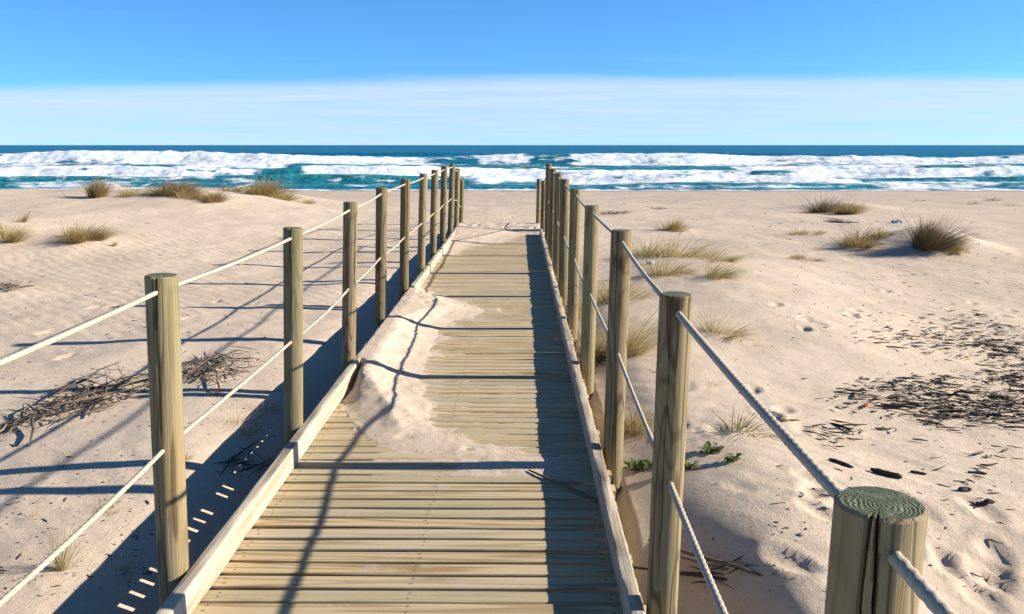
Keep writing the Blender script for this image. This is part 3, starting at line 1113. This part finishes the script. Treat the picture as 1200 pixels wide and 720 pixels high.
tuft(118, 600, 40, 26, 90, M_STRAW, 'sparse bent straw in the sand between the shade and the lower left rope', (.4, 0), 1.3)
tuft(30, 610, 50, 20, 60, M_BROWN, 'faint brown stalks near the left edge under the lower left rope', (.4, 0), 1.3)
tuft(250, 462, 46, 22, 80, M_BROWN, 'thin brown stalks among the scattered twigs between the two nearest left posts', (.4, 0), 1.2)
tuft(305, 478, 40, 26, 120, M_STRAW, 'straw tuft close to the second left post, just outside the deck shade', (.4, 0), 1.0)
tuft(787, 271, 36, 24, 700, M_OLIVE, 'small green tuft standing alone on the flat sand right of the posts', (.3, 0), .9)
tuft(762, 298, 54, 32, 400, M_STRAW, 'straw grass just right of the fourth right post, left end of the straw patch', (.3, 0), 1.)
tuft(800, 300, 80, 36, 560, M_STRAW, 'widest clump in the middle of the straw patch right of the posts', (.7, 0), 1.)
tuft(782, 322, 72, 36, 520, M_STRAW, 'nearest clump of the straw patch, beside the pale scrap', (.6, 0), 1.)
tuft(838, 306, 66, 32, 480, M_STRAW, 'thin straw clump at the back right of the straw patch', (.9, 0), 1.)
tuft(838, 327, 56, 34, 600, M_STRAW, 'wind bent straw clump at the right end of the straw patch', (.9, 0), .9)
tuft(702, 418, 50, 62, 520, M_STRAW, 'tall straw grass at the foot of the fourth right post', (.25, 0), .6)
tuft(738, 414, 64, 78, 700, M_STRAW, 'tall loose straw grass behind the third right post', (.5, 0), .7)
tuft(676, 372, 40, 50, 380, M_STRAW, 'straw grass between the fifth and sixth right posts', (.3, 0), .7)
tuft(728, 352, 60, 48, 600, M_STRAW, 'straw grass right of the fifth post, below the straw patch', (.5, 0), .8)
tuft(692, 440, 34, 34, 260, M_BROWN, 'dry brown grass against the right kerb before the fourth right post', (.2, 0), .9)
tuft(744, 502, 50, 50, 620, M_OLIVE, 'olive clump between the second and third right posts', (.15, 0), .9)
tuft(845, 393, 64, 36, 480, M_OLIVE, 'sparse dark tuft alone in the sand right of the second right post top', (.6, 0), 1.1)
tuft(868, 502, 60, 42, 110, M_SPRIG, 'small green sprig with a shadow in the right sand near the rope', (.55, 0), 1.0, bend=.9, wf=2.2)
tuft(880, 406, 30, 13, 44, M_GREEN, 'tiny green shoot right of the sparse dark tuft', (.8, 0), 1.0)
tuft(832, 446, 40, 16, 60, M_BROWN, 'few brown stalks right of the second right post', (.7, 0), 1.0)
tuft(972, 248, 60, 26, 1300, M_DARK, 'olive grass capping the far right mound', (.6, 0), .9)
tuft(992, 250, 40, 20, 900, M_OLIVE, 'second olive clump on the right flank of the far mound', (.3, 0), .8)
tuft(1088, 289, 56, 46, 2200, M_DARK, 'large dark spiky tuft on its own sand mound at right', (.55, 0), .7, ry=.30)
tuft(1108, 294, 34, 24, 600, M_OLIVE, 'lower grass on the right slope of the large spiky tuft mound', (.6, 0), .9)
tuft(1012, 287, 62, 30, 900, M_OLIVE, 'low olive tuft just left of the large spiky tuft', (.6, 0), 1.)
tuft(1034, 277, 36, 22, 320, M_OLIVE, 'thin olive tuft behind the low tuft left of the large spiky one', (.7, 0), .9)
tuft(945, 277, 40, 13, 450, M_OLIVE, 'low olive clump left of the large spiky tuft, before the far mound', (.5, 0), 1.)
tuft(962, 273, 30, 8, 260, M_STRAW, 'yellow low grass spread right of the low olive clump', (.5, 0), 1.2)
tuft(942, 306, 56, 14, 600, M_BROWN, 'flattened dark dry clump in the open sand at right', (.5, 0), 1.5)
tuft(1142, 240, 20, 6, 120, M_OLIVE, 'tiny far tuft near the right edge of the beach, left of two', (.3, 0), 1.1)
tuft(1162, 236, 26, 9, 200, M_OLIVE, 'dark far tuft near the right edge of the beach, tallest of three', (.3, 0), 1.)
tuft(1186, 241, 30, 6, 120, M_OLIVE, 'flat far tuft nearest the right edge of the picture', (.4, 0), 1.2)
tuft(1078, 236, 36, 5, 120, M_BROWN, 'flat brown far clump behind the large spiky tuft', (.3, 0), 1.2)


# ------------------------------------------------------------------ twigs, wrack, driftwood, litter
def stick(mb, x, y, L, ang, r0, rng, lift=.0, z0=None, n=5, rise=None, jit=.12, segs=4):
    pts = []
    z = (gz(x, y) if z0 is None else z0) + r0 * .6 + lift
    a = ang
    px_, py_ = x - math.cos(a) * L / 2, y - math.sin(a) * L / 2
    rs = rise if rise is not None else rng.uniform(-.05, .12) * L
    for k in range(segs + 1):
        t = k / segs
        pts.append((px_, py_, z + rs * t + rng.uniform(-1, 1) * r0 * .5))
        a += rng.gauss(0, jit)
        px_ += math.cos(a) * L / segs; py_ += math.sin(a) * L / segs
    mb.tube(pts, [r0 * (1 - .55 * abs(2 * k / segs - .8)) for k in range(segs + 1)], n)


def gz_many(xs_, ys_):
    return ground(np.array(xs_), np.array(ys_))


# brushwood heaps on the left
def brush(px0, py0, px1, py1, width_m, n, lab, seed, big=6, pile=.10, hgt=.16):
    r_ = random.Random(seed)
    a = Vector(on_ground(px0, py0)); b = Vector(on_ground(px1, py1))
    d = (b - a); L = d.length; ang = math.atan2(d.y, d.x)
    nrm = Vector((-d.y, d.x)).normalized()
    pos = []
    for _ in range(n):
        t = min(1, max(0, r_.betavariate(2, 2))); s_ = max(-1.5, min(1.5, r_.gauss(0, 1))) * width_m
        pos.append(a + d * t + nrm * s_)
    zz = gz_many([p.x for p in pos], [p.y for p in pos])
    mb = MB()
    for i, p in enumerate(pos):
        bigk = i < big
        l_ = r_.uniform(.5, .9) if bigk else r_.uniform(.08, .35)
        stick(mb, p.x, p.y, l_, ang + r_.gauss(0, .38 if bigk else 1.1), r_.uniform(.007, .011) if bigk else r_.uniform(.0022, .005), r_,
              lift=r_.uniform(0, pile), z0=float(zz[i]), rise=r_.uniform(-.2, .4) * hgt, jit=.22)
    o = link('brushwood', mb.mesh('brushwood'), M_TWIG)
    return tag(o, lab, 'brushwood', 'heaps of dead twigs')


brush(10, 512, 170, 440, .17, 190, 'long heap of dead grey branches in the sand left of the nearest left post', 21, 8, .03)
brush(205, 455, 262, 415, .22, 170, 'loose scatter of dead twigs between the nearest and second left posts', 22, 3, .04)
brush(0, 345, 24, 338, .12, 50, 'small knot of dark twigs on the dune at the left edge', 23, 1, .05)
brush(795, 690, 880, 668, .018, 10, 'bent dead branch on the sand bank behind the large right post', 24, 3, .02)
brush(1005, 262, 965, 259, .08, 10, 'long thin dead branch lying on the far sand left of the large spiky tuft', 25, 7, .03)
brush(284, 556, 300, 540, .06, 22, 'dry twigs in the shade at the foot of the second left post', 26, 1, .03)
brush(685, 440, 700, 418, .06, 60, 'dry leafy litter wedged between the right kerb and the fourth right post', 27, 0, .03)


# strandline debris, too many pieces to count
def wrack():
    r_ = random.Random(77)
    mb = MB()
    pos = []
    for px, py, sx, sy, n, ang in ((1090, 503, 62, 12, 420, -.10), (1155, 512, 45, 11, 290, -.1), (1115, 480, 58, 11, 240, -.1), (1185, 455, 26, 8, 200, -.2), (1160, 402, 34, 9, 260, -.25), (1085, 410, 46, 8, 200, -.05),
                                   (1185, 425, 22, 10, 170, -.2), (1110, 430, 50, 10, 90, 0), (1050, 480, 26, 6, 90, -.3), (1120, 385, 50, 6, 70, -.3), (1180, 490, 30, 12, 220, -.1), (985, 548, 22, 10, 50, -.5),
                                   (1140, 580, 40, 20, 40, -.2)):
        for _ in range(n):
            q = on_wrack(px + r_.gauss(0, sx), py + r_.gauss(0, sy))
            pos.append((q[0], q[1], ang + r_.gauss(0, .45)))
    for x0 in range(500):     # off the right of the frame the strandline goes on
        pos.append((r_.uniform(4.3, 7.5), r_.gauss(6.3, .6), r_.gauss(-.2, .5)))
    zz = gz_many([p[0] for p in pos], [p[1] for p in pos])
    for (x, y, a), z in zip(pos, zz):
        if r_.random() < .38: continue
        big = r_.random() < .07
        L = r_.uniform(.08, .22) if big else r_.uniform(.015, .10)
        stick(mb, x, y, L, a, r_.uniform(.005, .010) if big else r_.uniform(.002, .007), r_, lift=r_.uniform(0, .018), z0=float(z), n=4, jit=.25, segs=3)
    tag(link('strandline_debris', mb.mesh('strandline_debris'), M_WRACK, smooth=False), 'dark dry seaweed and stick litter strewn over the right sand', kind='stuff')


def on_wrack(px, py):
    d = ray(px, py)
    zt = -.24
    t = (1.6 - zt) / -d[2]
    return d[0] * t, d[1] * t


wrack()


def specks():
    r_ = random.Random(78)
    mb = MB(); pos = []
    for px0, px1, py0, py1, n in ((880, 1190, 300, 400, 330), (860, 1190, 230, 300, 300), (900, 1190, 540, 700, 190), (640, 900, 225, 300, 140), (0, 330, 330, 480, 420), (0, 200, 470, 700, 420), (760, 960, 400, 640, 45),
                                  (20, 330, 240, 330, 40), (1010, 1200, 440, 540, 90), (200, 330, 440, 600, 60), (330, 500, 230, 330, 30)):
        for _ in range(n):
            q = on_ground(r_.uniform(px0, px1), r_.uniform(py0, py1))
            pos.append(q)
    zz = gz_many([p[0] for p in pos], [p[1] for p in pos])
    for (x, y), z in zip(pos, zz):
        if r_.random() < .35: continue
        k = max(1.0, y / 7.0) ** .55
        L = r_.uniform(.010, .022) * k * (3.2 if r_.random() < .14 else 1.0)
        stick(mb, x, y, L, r_.gauss(0, .5), min(L * r_.uniform(.08, .26), .0042 * k), r_, z0=float(z) - .001, n=5, jit=.35, segs=3, rise=0)
    tag(link('beach_litter', mb.mesh('beach_litter'), M_WRACK, smooth=False), 'small dark bits of bark, leaf and shell scattered over the sand', kind='stuff')


specks()


def driftwood(px, py, L, r0, ang, lab, seed, mat=M_DRIFT, name='driftwood', rise=0.0, cat='driftwood', z=None):
    r_ = random.Random(seed)
    x, y = on_ground(px, py) if z is None else on_deck(px, py)
    mb = MB()
    n = 9
    pts = []; rad = []
    for k in range(n):
        t = k / (n - 1) - .5
        xx = math.cos(ang) * t * L - math.sin(ang) * r_.gauss(0, r0 * .35); yy = math.sin(ang) * t * L + math.cos(ang) * r_.gauss(0, r0 * .35)
        zz = (gz(x + xx, y + yy) if z is None else z) + r0 * .7 + rise * (t + .5)
        pts.append((xx, yy, zz)); rad.append(r0 * (1 - .5 * abs(2 * t) ** 3) * r_.uniform(.8, 1.15))
    zb = pts[n // 2][2] - r0 * .7
    mb.tube([(a, b, c - zb) for a, b, c in pts], rad, 9)
    o = link(name, mb.mesh(name), mat)
    o.location = (x, y, zb)
    return tag(o, lab, cat, 'driftwood pieces' if cat == 'driftwood' else None)


driftwood(1038, 560, .15, .017, R(-38), 'short charred driftwood log just beyond the near right post', 31)
driftwood(985, 546, .13, .010, R(-45), 'thin dark driftwood splinter left of the charred log, near the rope', 32)
driftwood(1076, 556, .07, .008, R(-20), 'flat dark wood chip right of the charred log', 33)
driftwood(1145, 556, .09, .008, R(-8), 'dark sliver of bark below the strandline litter', 34)
driftwood(1130, 577, .07, .014, R(10), 'rounded dark stump of wood in the lower right sand, uppermost of its cluster', 35)
driftwood(1155, 594, .08, .012, R(0), 'rounded dark lump of wood in the lower right sand below the uppermost one', 36)
driftwood(670, 576, .62, .0075, R(-50), 'dark stick lying on the planks from the sand tail to the right kerb', 37, M_TWIG, 'stick', cat='stick', z=.006)
brush(708, 251, 734, 252, .22, 60, 'low dark drift of twigs on the far sand right of the fifth right post', 38, 2, .05)
brush(762, 245, 780, 244, .16, 30, 'small dark line of twigs on the far sand above the small green tuft', 39, 1, .03)



def scrap(px, py, size, mat, lab, seed, flat=.45):
    r_ = random.Random(seed)
    x, y = on_ground(px, py)
    bm = bmesh.new()
    bmesh.ops.create_icosphere(bm, subdivisions=3, radius=1)
    for v in bm.verts:
        k = 1 + .45 * float(perlin(v.co.x * 1.7 + seed, v.co.y * 1.7 + v.co.z, seed)) + .25 * float(perlin(v.co.x * 4 + seed, v.co.z * 4 + v.co.y * 2, seed + 1))
        v.co = Vector((v.co.x * size * k, v.co.y * size * .8 * k, v.co.z * size * flat * k))
    me = bpy.data.meshes.new('plastic_scrap'); bm.to_mesh(me); bm.free()
    o = link('plastic_scrap', me, mat, smooth=False)
    o.location = (x, y, gz(x, y) + size * flat * .4)
    return tag(o, lab, 'litter', 'pieces of litter on the sand')


scrap(763, 309, .065, M_PALE, 'crumpled pale scrap beside the straw patch near the right posts', 41)
scrap(1052, 263, .11, M_PALE, 'white crumpled litter between the large spiky tuft and the tuft on its left', 42)
scrap(1015, 472, .020, M_ORANGE, 'tiny orange scrap at the left end of the strandline litter', 43)
scrap(920, 491, .018, M_YELLOW, 'tiny yellow scrap in the sand beside the upper right rope', 44)
scrap(1134, 419, .020, M_YELLOW, 'tiny yellow scrap within the upper strandline litter', 45)


# low leafy plants
def leafy(px, py, wpx, n, lab, seed):
    r_ = random.Random(seed)
    x, y = on_ground(px, py)
    zc = y * CP + .3
    R0 = wpx * zc / 2000.0
    mb = MB()
    for _ in range(n):
        a = r_.uniform(0, 6.283); q = math.sqrt(r_.random()) * R0
        c = Vector((q * math.cos(a), q * .8 * math.sin(a), r_.uniform(.006, .034)))
        l_ = r_.uniform(.012, .023); w_ = l_ * r_.uniform(.55, .8)
        da = a + r_.gauss(0, .6)
        d = Vector((math.cos(da), math.sin(da), r_.uniform(-.1, .7))).normalized()
        s_ = d.cross(Vector((0, 0, 1))).normalized(); up = s_.cross(d)
        vs = []
        for t, ww, hz in ((-1, .12, 0), (-.4, .85, .12), (.25, 1.0, .14), (.8, .6, .05), (1.05, .1, -.05)):
            p = c + d * l_ * t + up * l_ * hz
            vs += [p - s_ * w_ * ww + up * w_ * .25 * ww, p, p + s_ * w_ * ww + up * w_ * .25 * ww]
        fs = []
        for k in range(4):
            b = 3 * k
            fs += [(b, b + 1, b + 4, b + 3), (b + 1, b + 2, b + 5, b + 4)]
        mb.add(vs, fs)
        mb.tube([(0, 0, -.02), tuple(c * .5 + Vector((0, 0, .01))), tuple(c)], .002, 4)
    o = link('leafy_plant', mb.mesh('leafy_plant'), M_GREEN)
    o.location = (x, y, gz(x, y))
    return tag(o, lab, 'plant', 'low green leafy plants')


leafy(747, 550, 36, 80, 'leafy green seedling patch just left of the large right post', 51)
leafy(832, 530, 26, 40, 'leafy green plant on the sand, upper left of the pair right of the large post', 52)
leafy(858, 542, 18, 26, 'small round leafy plant, lower right of the pair right of the large post', 53)
leafy(806, 549, 22, 20, 'tiny leafy shoot touching the right side of the large right post', 54)
